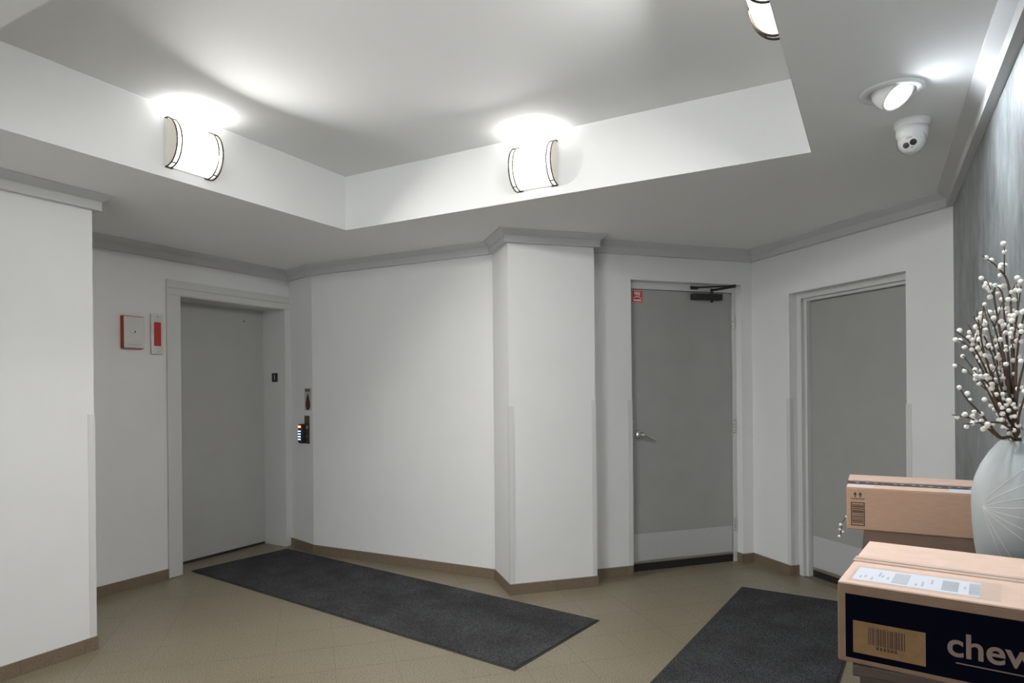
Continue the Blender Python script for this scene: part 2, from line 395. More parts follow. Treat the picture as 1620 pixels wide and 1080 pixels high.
for c in cand:
    px = 810 + 1036 * c.x / c.y if c.y > 0.3 else 9999
    py = 611 + 1036 * H / c.y if c.y > 0.3 else 9999
    if py < 1135 and -60 < px < 1480 and ntile < 300:
        t = add('tile', tme, floor, T(c.x, c.y, 0) @ Rt); ntile += 1
    else:
        pts = [c + ea * a_ * hs + eb * b_ * hs for a_, b_ in ((-1, -1), (1, -1), (1, 1), (-1, 1))]
        prism(rest, [(p.x, p.y) for p in pts], -0.008, 0.0)
o = part('tile_field', rest, FLOORT, floor); o['kind'] = 'stuff'

# ------------------------------------------------------------------ crown moulding and tile baseboards (mitred)
def miter(prev, cur, nxt):
    """direction m (per unit offset to the room side) at vertex cur of a run whose room lies to its right"""
    d0 = (Vector(cur) - Vector(prev)).normalized(); d1 = (Vector(nxt) - Vector(cur)).normalized()
    n0 = Vector((d0.y, -d0.x)); n1 = Vector((d1.y, -d1.x))
    m = n0 + n1
    return m / m.dot(n0)
run = [LPB, A, AEL, C0, C1, C2, PFL, PFR, D1S, D, E_, TXB]
prof = [(0, 0), (0.034, 0), (0.034, 0.048), (0.077, 0.080), (0.077, 0.087), (0, 0.087)]
names = ['left wall', 'hidden return of the left wall', 'elevator wall', 'call button strip', 'centre wall', 'pillar side', 'pillar front', 'pillar far side', 'fire sticker door wall', 'plain door wall', 'plaster wall', 'rear wall']
N = len(run)
for i in range(N):
    a, b_ = run[i], run[(i + 1) % N]
    ma = miter(run[i - 1], a, b_); mb = miter(a, b_, run[(i + 2) % N])
    bm = B()
    ra = [(a[0] + ma.x * o_, a[1] + ma.y * o_, ZC + z) for o_, z in prof]
    rb = [(b_[0] + mb.x * o_, b_[1] + mb.y * o_, ZC + z) for o_, z in prof]
    loft(bm, [ra, rb])
    struct('trim_%d' % (i + 1), bm, CROWN, 'grey stepped crown moulding along the top of the ' + names[i], 'moulding')
BH, BT = 0.0734, 0.010
def baseboard(name, a, b_, label, ma=None, mb=None, piece=0.305, start=0.0):
    """run of base tiles from a to b_, room on the right"""
    a, b_ = Vector(a), Vector(b_); d = b_ - a; L = d.length; d.normalize(); n = Vector((d.y, -d.x))
    ma = ma if ma is not None else n; mb = mb if mb is not None else n
    h = bpy.data.objects.new(name, None); COL.objects.link(h); tag(h, label, 'baseboard', None, 'structure')
    xs = [0.0]; x = start if start > 0.02 else piece
    while x < L - 0.03: xs.append(x); x += piece
    xs.append(L)
    for k, (x0, x1) in enumerate(zip(xs, xs[1:])):
        g = 0.0008
        i0 = a + d * (x0 + (g if k else 0)); i1 = a + d * (x1 - (g if k < len(xs) - 2 else 0))
        o0 = (a + ma * BT) if k == 0 else i0 + n * BT
        o1 = (b_ + mb * BT) if k == len(xs) - 2 else i1 + n * BT
        bm = B(); prism(bm, [tuple(i0), tuple(i1), tuple(o1), tuple(o0)], 0.0, BH)
        part('base_tile', bm, BASE, h)
def on(F, x, y=0): 
    v = F @ Vector((x, y, 0)); return (v.x, v.y)
mA = miter(LPB, A, AEL)
baseboard('baseboard_left', LPB, A, 'brown tile baseboard under the left wall block', mb=mA)
baseboard('baseboard_elevator', AEL, on(F_EL, -1.19), 'brown tile baseboard beside the elevator casing')
baseboard('baseboard_call_button', C0, C1, 'brown tile baseboard under the narrow call plate strip', mb=miter(C0, C1, C2))
baseboard('baseboard_centre', C1, C2, 'brown tile baseboard along the wide centre wall', ma=miter(C0, C1, C2), mb=miter(C1, C2, PFL), start=0.2)
baseboard('baseboard_pillar_side', C2, PFL, 'short brown tile baseboard on the pillar side facing the centre wall', ma=miter(C1, C2, PFL), mb=miter(C2, PFL, PFR), piece=0.5)
baseboard('baseboard_pillar', PFL, PFR, 'brown tile baseboard across the pillar front', ma=miter(C2, PFL, PFR), mb=miter(PFL, PFR, D1S), start=0.33, piece=0.10)
baseboard('baseboard_back', D1S, on(F_D1, O10), 'brown tile baseboard between pillar and fire sticker door')
baseboard('baseboard_door_reveal', on(F_D1, O11, 0.063), on(F_D1, O11), 'tiny brown tile baseboard in the reveal beside the hinges')
baseboard('baseboard_corner', on(F_D1, O11), D, 'short brown tile baseboard in the corner between both grey doors')
baseboard('baseboard_side', D, on(F_D2, O20), 'brown tile baseboard left of the plain grey door')
baseboard('baseboard_side_reveal', on(F_D2, O20), on(F_D2, O20, 0.066), 'tiny brown tile baseboard in the reveal of the plain door')
baseboard('baseboard_plaster', on(F_D2, O21), E_, 'brown tile baseboard between plain door and plaster wall')
baseboard('baseboard_right', E_, TXB, 'brown tile baseboard under the plaster wall')

# ------------------------------------------------------------------ doors
# elevator
el = thing('door_1', F_EL, 'grey elevator door set deep in a light painted metal frame', 'elevator door', kind='structure')
DEP = 0.27
part('door_panel', box(B(), EO0 - 0.0, EO1 - 0.0, DEP, DEP + 0.04, 0.022, EOT - 0.001), ELEVD, el, label='smooth grey sliding elevator panel')
part('peep_hole', lathe(B(), [(0.006, 0), (0.006, 0.003)], 12), BLACK, el, T(-0.273, DEP, 2.034) @ Matrix.Rotation(math.pi / 2, 4, 'X'))
part('sill', box(B(), EO0, EO1, DEP + 0.002, DEP + 0.07, 0.0, 0.0215), DARK, el, label='dark door track at the floor')
bm = B(); box(bm, -1.188, EO0 + 0.004, -0.014, 0.0, 0.003, EOT + 0.0, 0.002)
part('casing_jamb', bm, FRAME, el)
bm = B(); box(bm, EO1 - 0.004, -0.002, -0.014, 0.0, 0.003, EOT, 0.002)
part('casing_jamb', bm, FRAME, el)
part('casing_head', box(B(), -1.188, -0.002, -0.014, 0.0, EOT + 0.0015, 2.196, 0.001), FRAME, el)
part('casing_top', box(B(), -1.188, -0.002, -0.013, 0.0, 2.198, 2.258, 0.001), FRAME, el)
part('reveal_lining', box(B(), EO1 - 0.004, EO1, 0.0, DEP, 0.003, EOT), FRAME, el)
part('reveal_lining', box(B(), EO0, EO0 + 0.004, 0.0, DEP, 0.003, EOT), FRAME, el)
part('reveal_lining', box(B(), EO0 + 0.004, EO1 - 0.004, 0.0, DEP, EOT - 0.004, EOT), FRAME, el)

# door with closer and fire sticker
d2 = thing('door_2', F_D1, 'grey door with black closer, lever handle and red fire sticker', 'door', kind='structure')
YF, YL = 0.065, 0.073
for x0, x1 in ((O10, O10 + 0.040), (O11 - 0.036, O11)):
    part('frame_jamb', box(B(), x0, x1, YF, 0.19, 0.0, O1T, 0.0015), FRAME, d2)
part('frame_head', box(B(), O10 + 0.040, O11 - 0.036, YF, 0.19, 2.161, O1T, 0.0015), FRAME, d2)
LX0, LX1, LZ0, LZ1 = O10 + 0.043, O11 - 0.040, 0.062, 2.157
leaf = part('door_leaf', box(B(), LX0, LX1, YL, YL + 0.045, LZ0, LZ1, 0.002), DOORG, d2, label='flat grey painted door leaf')
part('back_panel', box(B(), O10, O11, 0.185, 0.2, 0, O1T), BLACK, d2)
part('kick_plate', box(B(), LX0 + 0.006, LX1 - 0.012, YL - 0.002, YL, 0.082, 0.287), KICK, d2, label='pale metal kick plate across the bottom of the door')
part('door_shoe', box(B(), LX0, LX1, YL - 0.006, YL + 0.02, 0.060, 0.080, 0.002), STEEL, d2, label='thin bright metal strip on the bottom edge')
part('threshold', box(B(), LX0 - 0.003, LX1 + 0.003, YL + 0.004, YL + 0.06, 0.0, 0.055), DARK, d2, label='dark threshold gap under the door')
# lever
hd = bpy.data.objects.new('door_handle', None); COL.objects.link(hd); hd.parent = d2; hd.matrix_local = T(-0.988, YL, 1.047)
Rx = Matrix.Rotation(math.pi / 2, 4, 'X')
part('rose', lathe(B(), [(0.036, 0), (0.036, 0.006), (0.030, 0.014), (0.016, 0.018), (0.012, 0.045), (0.0125, 0.052)], 28), CHROME, hd, Rx, True, 'round chrome rose')
bm = B(); tube(bm, [(0, -0.046, 0), (0.02, -0.050, -0.003), (0.055, -0.050, -0.016), (0.10, -0.046, -0.036), (0.118, -0.040, -0.046)], [0.0105, 0.011, 0.010, 0.009, 0.007], 12)
part('lever', bm, CHROME, hd, smooth=True, label='drooping chrome lever')
# deadlatch screws
for z in (1.165, 0.975):
    part('screw', lathe(B(), [(0.004, 0), (0.004, 0.002)], 10), CHROME, d2, T(LX0 + 0.012, YL, z) @ Rx)
# hinges
for z in (1.93, 1.09, 0.305):
    hg = bpy.data.objects.new('hinge', None); COL.objects.link(hg); hg.parent = d2; hg.matrix_local = T(LX1 + 0.008, YF - 0.004, z)
    for k in range(5):
        part('knuckle', lathe(B(), [(0.0065, -0.0095), (0.0072, -0.008), (0.0072, 0.008), (0.0065, 0.0095)], 12), CHROME, hg, T(0, -0.003, (k - 2) * 0.0225), True)
    part('hinge_leaf', box(B(), -0.004, 0.026, 0.0, 0.0035, -0.056, 0.056), STEEL, hg)
# closer
cl = bpy.data.objects.new('door_closer', None); COL.objects.link(cl); cl.parent = d2; cl.matrix_local = T(0, 0, 0); cl['label'] = 'black hydraulic door closer with folded arm'
part('closer_body', box(B(), -0.525, -0.262, YL - 0.055, YL, 2.092, 2.140, 0.004), BLACK, cl)
part('closer_end', lathe(B(), [(0.013, 0), (0.013, 0.006), (0.009, 0.010)], 16), BLACK, cl, T(-0.262, YL - 0.028, 2.116) @ Matrix.Rotation(math.pi / 2, 4, 'Y'), True)
part('spindle', lathe(B(), [(0.011, -0.020), (0.011, 0.045), (0.008, 0.05)], 14), BLACK, cl, T(-0.345, YL - 0.028, 2.135), True)
part('spindle_cap', lathe(B(), [(0.009, -0.02), (0.011, 0.0)], 14), BLACK, cl, T(-0.345, YL - 0.028, 2.095), True)
bm = B(); tube(bm, [(-0.345, YL - 0.028, 2.172), (-0.345 + 0.045, YL - 0.11, 2.176), (-0.262, YL - 0.20, 2.180)], 0.0095, 8)
part('main_arm', bm, BLACK, cl)
bm = B(); tube(bm, [(-0.262, YL - 0.20, 2.184), (-0.40, YL - 0.10, 2.186), (-0.50, YL - 0.02, 2.188)], 0.0075, 8)
part('fore_arm', bm, BLACK, cl)
part('elbow', lathe(B(), [(0.012, -0.012), (0.012, 0.012)], 14), BLACK, cl, T(-0.262, YL - 0.20, 2.182))
part('arm_shoe', box(B(), -0.53, -0.465, YF - 0.014, YF, 2.175, 2.20, 0.003), BLACK, cl)
# fire sticker
sg = tag(bpy.data.objects.new('fire_sticker', None), 'small red FIRE sticker with striped border on the door leaf corner', 'sticker'); COL.objects.link(sg)
sg.matrix_world = F_D1 @ T(-0.996, YL, 2.103)
part('sticker_sheet', box(B(), -0.050, 0.050, -0.0008, 0, -0.052, 0.052), REDSIGN, sg)
for k in range(6):
    for zz in (-0.045, 0.045):
        bm = B(); x = -0.040 + k * 0.016
        bm.faces.new([bm.verts.new(p) for p in ((x - 0.006, -0.0011, zz - 0.005), (x + 0.001, -0.0011, zz - 0.005), (x + 0.007, -0.0011, zz + 0.005), (x, -0.0011, zz + 0.005))])
        part('border_dash', bm, SIGNW, sg)
for k in range(4):
    for xx in (-0.044, 0.044):
        bm = B(); z = -0.027 + k * 0.018
        bm.faces.new([bm.verts.new(p) for p in ((xx - 0.004, -0.0011, z - 0.008), (xx - 0.001, -0.0011, z - 0.008), (xx + 0.004, -0.0011, z + 0.008), (xx + 0.001, -0.0011, z + 0.008))])
        part('border_dash', bm, SIGNW, sg)
text('lettering', 'FIRE', 0.034, SIGNW, sg, T(0, -0.0012, 0.020), off=0.0012, sx=0.85)
bm = B(); prev = None
for k in range(13):
    a = math.pi * (0.18 + 0.64 * k / 12); p0 = (-0.040 * math.cos(a), -0.0011, -0.034 + 0.030 * math.sin(a)); p1 = (-0.040 * math.cos(a), -0.0011, -0.034 + 0.030 * math.sin(a) + 0.007)
    v = (bm.verts.new(p0), bm.verts.new(p1))
    if prev: bm.faces.new((prev[0], prev[1], v[1], v[0]))
    prev = v
part('printed_arc', bm, SIGNW, sg)
part('printed_band', box(B(), -0.033, 0.033, -0.0012, -0.0009, -0.034, -0.022), SIGNW, sg)

# plain door
d3 = thing('door_3', F_D2, 'plain grey door in a stepped light frame beside the plaster wall', 'door', kind='structure')
def ring3(x0, x1, zt, x0i, x1i, zti, y0, y1, nm):
    part(nm, box(B(), x0, x0i, y0, y1, 0.0, zt, 0.001), FRAME, d3)
    part(nm, box(B(), x1i, x1, y0, y1, 0.0, zt, 0.001), FRAME, d3)
    part(nm, box(B(), x0i, x1i, y0, y1, zti, zt, 0.001), FRAME, d3)
ring3(O20, O21, O2T, O20 + 0.045, O21 - 0.045, O2T - 0.040, 0.068, 0.24, 'frame_jamb')
ring3(O20 + 0.045, O21 - 0.045, O2T - 0.040, O20 + 0.068, O21 - 0.068, O2T - 0.060, 0.098, 0.24, 'frame_stop')
LX0, LX1, LZ1 = O20 + 0.071, O21 - 0.071, O2T - 0.063
part('door_leaf', box(B(), LX0, LX1, 0.134, 0.18, 0.052, LZ1, 0.002), DOORG, d3, label='flat grey painted door leaf')
part('back_panel', box(B(), O20, O21, 0.235, 0.25, 0, O2T), BLACK, d3)
part('kick_plate', box(B(), LX0 + 0.006, LX1 - 0.006, 0.132, 0.134, 0.074, 0.302), KICK, d3, label='pale metal kick plate')
part('door_shoe', box(B(), LX0, LX1, 0.129, 0.15, 0.050, 0.072, 0.002), STEEL, d3)
part('threshold', box(B(), LX0 - 0.003, LX1 + 0.003, 0.138, 0.19, 0.0, 0.046), DARK, d3)

# ------------------------------------------------------------------ corner guards
def guard(F, x, side, top, label):
    """L-shaped plastic angle on a convex corner; side=-1: wall face lies to the left of x, +1 to the right"""
    bm = B(); wd, th = 0.032, 0.0035
    y = -th
    if side > 0: pts = [(x - th, y), (x + wd, y), (x + wd, 0), (x, 0), (x, wd), (x - th, wd)]
    else: pts = [(x + th, y), (x - wd, y), (x - wd, 0), (x, 0), (x, wd), (x + th, wd)]
    prism(bm, pts, BH + 0.001, top)
    o = add('corner_guard', mesh(bm, GUARD), None, F)
    tag(o, label, 'corner guard', 'plastic corner guards')
guard(F_LP, 0, -1, 1.285, 'pale plastic corner guard on the left wall block edge')
guard(F_PF, 0, 1, 1.285, 'pale plastic corner guard on the pillar edge facing the centre wall')
guard(F_PF, L_PF, -1, 1.32, 'pale plastic corner guard on the pillar edge facing the fire sticker door')
guard(F_D1, O10, -1, 1.316, 'pale plastic corner guard at the handle side of the fire sticker door')
guard(F_D2, O20, -1, 1.315, 'pale plastic corner guard between the two grey doors')
guard(F_D2, O21, 1, 1.294, 'pale plastic corner guard between plain door and plaster wall')

# ------------------------------------------------------------------ wall fittings by the elevator
pn = thing('firefighter_box', F_EL @ T(-1.455, 0, 1.834), 'square wall box with red sides and pale metal face by the elevator', 'wall box')
part('red_housing', box(B(), -0.076, 0.076, -0.036, 0, -0.116, 0.116, 0.002), RED, pn)
part('face_plate', box(B(), -0.072, 0.072, -0.040, -0.0365, -0.111, 0.111, 0.001), OFFW, pn, label='pale metal face plate')
part('key_lock', lathe(B(), [(0.010, 0), (0.010, 0.004), (0.006, 0.006)], 20), CHROME, pn, T(-0.004, -0.040, 0.004) @ Rx, True)
part('key_slot', lathe(B(), [(0.0055, 0), (0.0055, 0.002)], 16), BLACK, pn, T(0.004, -0.0455, 0.004) @ Rx)
for k in range(9):
    part('engraved_mark', box(B(), -0.052 + k * 0.012, -0.044 + k * 0.012, -0.0404, -0.0398, -0.092, -0.085), INKG, pn)
pi = thing('indicator_panel', F_EL @ T(-1.268, 0, 1.835), 'tall narrow steel panel with a red window beside the elevator casing', 'indicator')
part('panel_plate', box(B(), -0.045, 0.045, -0.018, 0, -0.150, 0.150, 0.002), OFFW, pi)
part('red_window', box(B(), -0.026, 0.028, -0.0195, -0.018, -0.088, 0.088), RED, pi, label='red display window')
for z in (-0.13, 0.13):
    part('screw', lathe(B(), [(0.004, 0), (0.004, 0.0015)], 10), CHROME, pi, T(0, -0.018, z) @ Rx)
ip = thing('jamb_label', F_EL @ T(EO1 - 0.004, 0.118, 1.53) @ Matrix.Rotation(math.pi / 2, 4, 'Z') @ Matrix.Diagonal((1, 1, 1, 1)), 'small black floor number plate on the elevator jamb', 'plate')
part('plate', box(B(), -0.036, 0.036, 0, 0.005, -0.040, 0.040, 0.001), BLACK, ip)
part('numeral', box(B(), -0.004, 0.004, 0.005, 0.006, -0.020, 0.024), INKG, ip, label='pale raised numeral 1')

fs = thing('elevator_fire_sign', F_ST @ T(0.345, 0, 1.332), 'small pale sign with a dark red flame above the call plate', 'sign')
part('sign_sheet', box(B(), -0.060, 0.060, -0.002, 0, -0.098, 0.098), mat('sign pale', (0.50, 0.46, 0.43), 0.5), fs)
part('header_print', box(B(), -0.052, 0.036, -0.0026, -0.002, 0.066, 0.090), mat('sign grey print', (0.14, 0.12, 0.10), 0.6), fs)
def flame(sc, y, zc):
    bm = B(); pts = []
    for k in range(40):
        a = 2 * math.pi * k / 40; r = math.sin(a / 2)
        x = math.sin(a) * (0.5 - 0.5 * math.cos(a)) ** 0.8
        z = math.cos(a)
        pts.append((x * 0.060 * sc, y, zc + z * 0.075 * sc))
    bm.faces.new([bm.verts.new(p) for p in pts]); return bm
part('flame_print', flame(1.0, -0.0026, -0.015), mat('flame dark', (0.035, 0.008, 0.006), 0.6), fs, label='dark red flame symbol')
part('flame_heart', flame(0.55, -0.0030, -0.032), mat('flame red', (0.14, 0.015, 0.012), 0.6), fs)
for x in (-0.02, 0.006):
    part('caption_print', box(B(), x - 0.010, x + 0.010, -0.0026, -0.002, -0.094, -0.086), INK, fs)
cp = thing('call_plate', F_ST @ T(0.325, 0, 1.065), 'narrow dark bronze elevator call plate below the flame sign', 'call plate')
part('plate', box(B(), -0.045, 0.045, -0.004, 0, -0.123, 0.123, 0.001), mat('bronze plate', (0.13, 0.105, 0.09), 0.35, metal=0.7, var=0.1, scale=30), cp)
part('call_button', lathe(B(), [(0.016, 0), (0.016, 0.003), (0.013, 0.005)], 20), STEEL, cp, T(0, -0.004, 0.02) @ Rx, True)
part('key_switch', lathe(B(), [(0.008, 0), (0.008, 0.003)], 16), CHROME, cp, T(0, -0.004, -0.06) @ Rx, True)
fr = thing('fob_reader', F_ST @ T(0.255, 0, 1.028), 'black key fob reader with blue bars and red light left of the call plate', 'reader')
part('housing', box(B(), -0.034, 0.034, -0.038, 0, -0.085, 0.085, 0.010), BLACK, fr)
part('blue_panel', box(B(), -0.027, 0.027, -0.0388, -0.038, -0.068, 0.040), mat('dark blue lens', (0.005, 0.02, 0.08), 0.2), fr)
for k in range(4):
    part('blue_bar', box(B(), -0.022, 0.022, -0.040, -0.0388, -0.054 + k * 0.024, -0.045 + k * 0.024), LED_W, fr, label='glowing pale blue bar')
part('red_light', box(B(), -0.024, 0.024, -0.041, -0.034, 0.052, 0.072, 0.003), LED_R, fr, label='glowing red light')

# ------------------------------------------------------------------ sconces in the tray
SW, SD, SH = 0.262, 0.092, 0.118        # width, depth, half height
def arc(d, h, n=24, a0=-90, a1=90):
    return [(-d * math.cos(math.radians(a0 + (a1 - a0) * k / n)), h * math.sin(math.radians(a0 + (a1 - a0) * k / n))) for k in range(n + 1)]
def sconce(F, label, watts=SCONCE_W):
    s = thing('wall_sconce', F, label, 'wall light', 'sconces inside the ceiling tray')
    part('back_plate', box(B(), -SW / 2 + 0.004, SW / 2 - 0.004, -0.008, 0, -SH - 0.002, SH + 0.002), WHITEP, s)
    bm = B(); a = arc(SD, SH)
    loft(bm, [[(-SW / 2 + 0.006, y - 0.008, z) for y, z in a], [(SW / 2 - 0.006, y - 0.008, z) for y, z in a]], cap=False, closed=False)
    part('diffuser', bm, LAMPW, s, smooth=True, label='glowing white half-round diffuser')
    for sx in (-1, 1):
        bm = B(); bm.faces.new([bm.verts.new((sx * (SW / 2 - 0.006), y - 0.008, z)) for y, z in arc(SD, SH)])
        part('end_cap', bm, OPAL, s, label='cream end glass')
        band = bpy.data.objects.new('end_band', None); COL.objects.link(band); band.parent = s; band['label'] = 'thin bronze double hoop'
        for x in (sx * SW / 2, sx * (SW / 2 - 0.026)):
            bm = B(); tube(bm, [(x, min(y - 0.008 - 0.004, -0.002), z) for y, z in arc(SD, SH + 0.005)], 0.0036, 6)
            part('hoop', bm, NICKEL, band, smooth=True)
        for ang in (-62, 62):
            y = -SD * math.cos(math.radians(ang)) - 0.012; z = (SH + 0.005) * math.sin(math.radians(ang))
            bm = B(); tube(bm, [(sx * SW / 2, y, z), (sx * (SW / 2 - 0.026), y, z)], 0.0032, 6)
            part('cross_bar', bm, NICKEL, band)
        for zz in (-1, 1):
            bm = B(); tube(bm, [(sx * SW / 2, -0.004, zz * (SH + 0.006)), (sx * (SW / 2 - 0.04), -0.004, zz * (SH + 0.006))], 0.003, 6)
            part('foot_bar', bm, NICKEL, band)
    l = bpy.data.lights.new('lamp_light', 'AREA'); l.shape = 'RECTANGLE'; l.size = 0.20; l.size_y = 0.17; l.spread = math.radians(160); l.energy = watts; l.color = (1.0, 0.985, 0.955)
    lo = bpy.data.objects.new('lamp_light', l); COL.objects.link(lo); lo.parent = s
    lo.matrix_local = T(0, -SD - 0.020, -0.01) @ Matrix.Rotation(math.radians(-90 + 50), 4, 'X')
    l = bpy.data.lights.new('lamp_uplight', 'AREA'); l.shape = 'RECTANGLE'; l.size = 0.20; l.size_y = 0.12; l.energy = 2.1; l.color = (1.0, 0.985, 0.955)
    lo = bpy.data.objects.new('lamp_uplight', l); COL.objects.link(lo); lo.parent = s
    lo.matrix_local = T(0, -0.075, SH + 0.008) @ Matrix.Rotation(math.pi, 4, 'X')
    return s
ZL = 2.663
sconce(frame(*uw(2.174, TLW), P, ZL), 'glowing half-round sconce on the tray side above the elevator', 46.0)
sconce(frame(*uw(TFU, -1.673), P + math.pi / 2, ZL), 'glowing half-round sconce on the tray side above the pillar')
sconce(frame(*uw(2.174, TRW), P + math.pi, ZL), 'glowing half-round sconce cut off at the picture top', 32.0)
sconce(frame(*uw(TNU, -1.673), P - math.pi / 2, ZL), 'added unseen half-round sconce on the near tray side behind the camera', 13.0)  # unseen sconce, added by symmetry for its light

# ------------------------------------------------------------------ tilted ceiling lamp and security camera
def orient(n, upv=(0, 0, 1)):
    z = Vector(n).normalized(); x = Vector(upv).cross(z).normalized(); y = z.cross(x)
    return Matrix(((x.x, y.x, z.x, 0), (x.y, y.y, z.y, 0), (x.z, y.z, z.z, 0), (0, 0, 0, 1)))
def eyeball(u, w_, nrm, watts, label):
    cx, cy = uw(u, w_)
    ey = thing('eyeball_downlight', T(cx, cy, ZS), label, 'ceiling light', 'eyeball downlights')
    part('trim_ring', lathe(B(), [(0.106, 0.0), (0.107, -0.004), (0.103, -0.008), (0.084, -0.010), (0.080, -0.006), (0.080, 0.0)], 48, cap=False), WHITEP, ey, smooth=True)
    nz = (DWV * nrm[1]).to_3d() + (D1V * nrm[0]).to_3d() + Vector((0, 0, nrm[2]))
    Ro = T(0, 0, 0.004) @ orient(nz) @ Matrix.Scale(0.84, 4)
    part('eyeball', lathe(B(), [(0.002, -0.031), (0.078, -0.03), (0.080, 0.0), (0.079, 0.020), (0.075, 0.038), (0.070, 0.050), (0.066, 0.052), (0.063, 0.046)], 40, cap=False), WHITEP, ey, Ro, True)
    part('lamp_face', lathe(B(), [(0.064, 0.0455), (0.05, 0.048), (0.02, 0.0500)], 40), LAMPC, ey, Ro, True, 'glowing white lamp face')
    l = bpy.data.lights.new('lamp_beam', 'SPOT'); l.energy = watts; l.color = (0.86, 0.93, 1.0); l.spot_size = math.radians(176); l.spot_blend = 1.0; l.shadow_soft_size = 0.045
    lo = bpy.data.objects.new('lamp_beam', l); COL.objects.link(lo); lo.parent = ey
    lo.matrix_local = Ro @ T(0, 0, 0.0525) @ Matrix.Rotation(math.pi, 4, 'X')
eyeball(2.797, 0.060, (-0.34, 0.52, -0.78), 32.0, 'white tilted eyeball downlight glowing beside the security camera')
eyeball(1.60, 0.060, (0.0, 0.36, -0.93), 60.0, 'added unseen eyeball downlight over the near carton, above the picture')  # unseen second downlight, added to light the carton tops

cx, cy = uw(3.150, 0.139)
sc = thing('security_camera', T(cx, cy, ZS), 'white turret security camera hanging from the ceiling', 'security camera')
part('base', lathe(B(), [(0.064, 0), (0.066, -0.006), (0.066, -0.022), (0.060, -0.030), (0.055, -0.034)], 40), WHITEP, sc, smooth=True)
part('housing', lathe(B(), [(0.057, -0.032), (0.058, -0.050), (0.056, -0.070), (0.050, -0.086)], 40), WHITEP, sc, smooth=True)
ln = Vector((-0.60, -0.62, -0.50)).normalized(); Rc = orient(ln)
bm = B(); lathe(bm, [(0.001, -0.052)] + [(0.052 * math.sin(a), -0.052 * math.cos(a)) for a in [math.radians(d_) for d_ in range(12, 145, 7)]] + [(0.030, 0.0435)], 36)
part('eyeball', bm, WHITEP, sc, T(0, 0, -0.082) @ Rc, True)
part('shroud', lathe(B(), [(0.0535, 0.012), (0.0545, 0.020), (0.0535, 0.0215), (0.0525, 0.014)], 36, cap=False), mat('shadow line', (0.35, 0.35, 0.35), 0.5), sc, T(0, 0, -0.082) @ Rc, True)
bm = B(); tube(bm, [(0.0515 * math.cos(a), 0.0515 * math.sin(a), 0.017 + 0.004 * math.sin(a)) for a in [math.radians(70 + 8 * k) for k in range(9)]], 0.0022, 6)
part('slit', bm, BLACK, sc, T(0, 0, -0.082) @ Rc, True, 'dark slit above the lens')
part('lens', lathe(B(), [(0.0125, 0), (0.0125, 0.002), (0.008, 0.0035)], 24), GLASSD, sc, T(0, 0, -0.082) @ Rc @ T(0.013, 0.004, 0.0435), True, 'dark glass lens')
part('infrared_window', lathe(B(), [(0.0115, 0), (0.0115, 0.0015)], 24), mat('infrared', (0.07, 0.07, 0.07), 0.4), sc, T(0, 0, -0.082) @ Rc @ T(-0.014, -0.004, 0.0435), True, 'dark grey infrared window')
part('sensor_dot', lathe(B(), [(0.002, 0), (0.002, 0.0012)], 12), BLACK, sc, T(0, 0, -0.082) @ Rc @ T(0.006, -0.016, 0.0435))

# ------------------------------------------------------------------ floor mats
def floor_mat_obj(c, e, f, L, W, label):
    """c corner, e unit along length, f unit along width"""
    M = Matrix(((e[0], f[0], 0, c[0]), (e[1], f[1], 0, c[1]), (0, 0, 1, 0), (0, 0, 0, 1)))
    m = thing('floor_mat', M, label, 'mat', 'charcoal floor mats')
    part('rubber_border', box(B(), 0, L, 0, W, 0.0, 0.004, 0.001), mat('mat rubber', (0.035, 0.033, 0.026), 0.7), m, label='thin dark rubber edge')
    part('carpet', box(B(), 0.009, L - 0.009, 0.009, W - 0.009, 0.004, 0.009, 0.002), PILE, m)
a0 = math.radians(126.5)
floor_mat_obj((-2.527, 5.129), (math.sin(a0), math.cos(a0)), (math.cos(a0) * -1, math.sin(a0)), 3.145, 0.866, 'long charcoal mat running from the elevator past the pillar')
a0 = math.radians(212.8); b0 = math.radians(122.8)
floor_mat_obj((1.595, 4.59), (math.sin(a0), math.cos(a0)), (math.sin(b0), math.cos(b0)), 3.05, 0.76, 'charcoal mat before the plain grey door, partly behind the boxes')

# ------------------------------------------------------------------ console table
ZTB = 0.87
def uwM(u, w_, z, rot=0.0):
    """X = +w (to the wall on the right), Y = +u (away)"""
    x, y = uw(u, w_); 
    return Matrix(((DWV.x, D1V.x, 0, x), (DWV.y, D1V.y, 0, y), (0, 0, 1, z), (0, 0, 0, 1))) @ Matrix.Rotation(rot, 4, 'Z')
tb = thing('console_table', uwM(1.405, -0.043, 0), 'dark wooden console table carrying boxes and vase by the plaster wall', 'table')
TL_, TW_ = 1.80, 0.412
part('table_top', box(B(), 0, TW_, 0, TL_, ZTB - 0.022, ZTB, 0.003), WOOD, tb)
for x0, x1, y0, y1 in ((0.015, TW_ - 0.015, 0.02, 0.04), (0.015, TW_ - 0.015, TL_ - 0.04, TL_ - 0.02), (0.02, 0.04, 0.04, TL_ - 0.04), (TW_ - 0.04, TW_ - 0.02, 0.04, TL_ - 0.04)):
    part('apron', box(B(), x0, x1, y0, y1, ZTB - 0.122, ZTB - 0.0225), WOOD, tb)
for x in (0.012, TW_ - 0.067):
    for y in (0.015, TL_ - 0.070):
        part('leg', box(B(), x, x + 0.055, y, y + 0.055, 0.0, ZTB - 0.0225, 0.003), WOOD, tb)
part('lower_shelf', box(B(), 0.02, TW_ - 0.02, 0.03, TL_ - 0.03, 0.18, 0.20, 0.002), WOOD, tb)

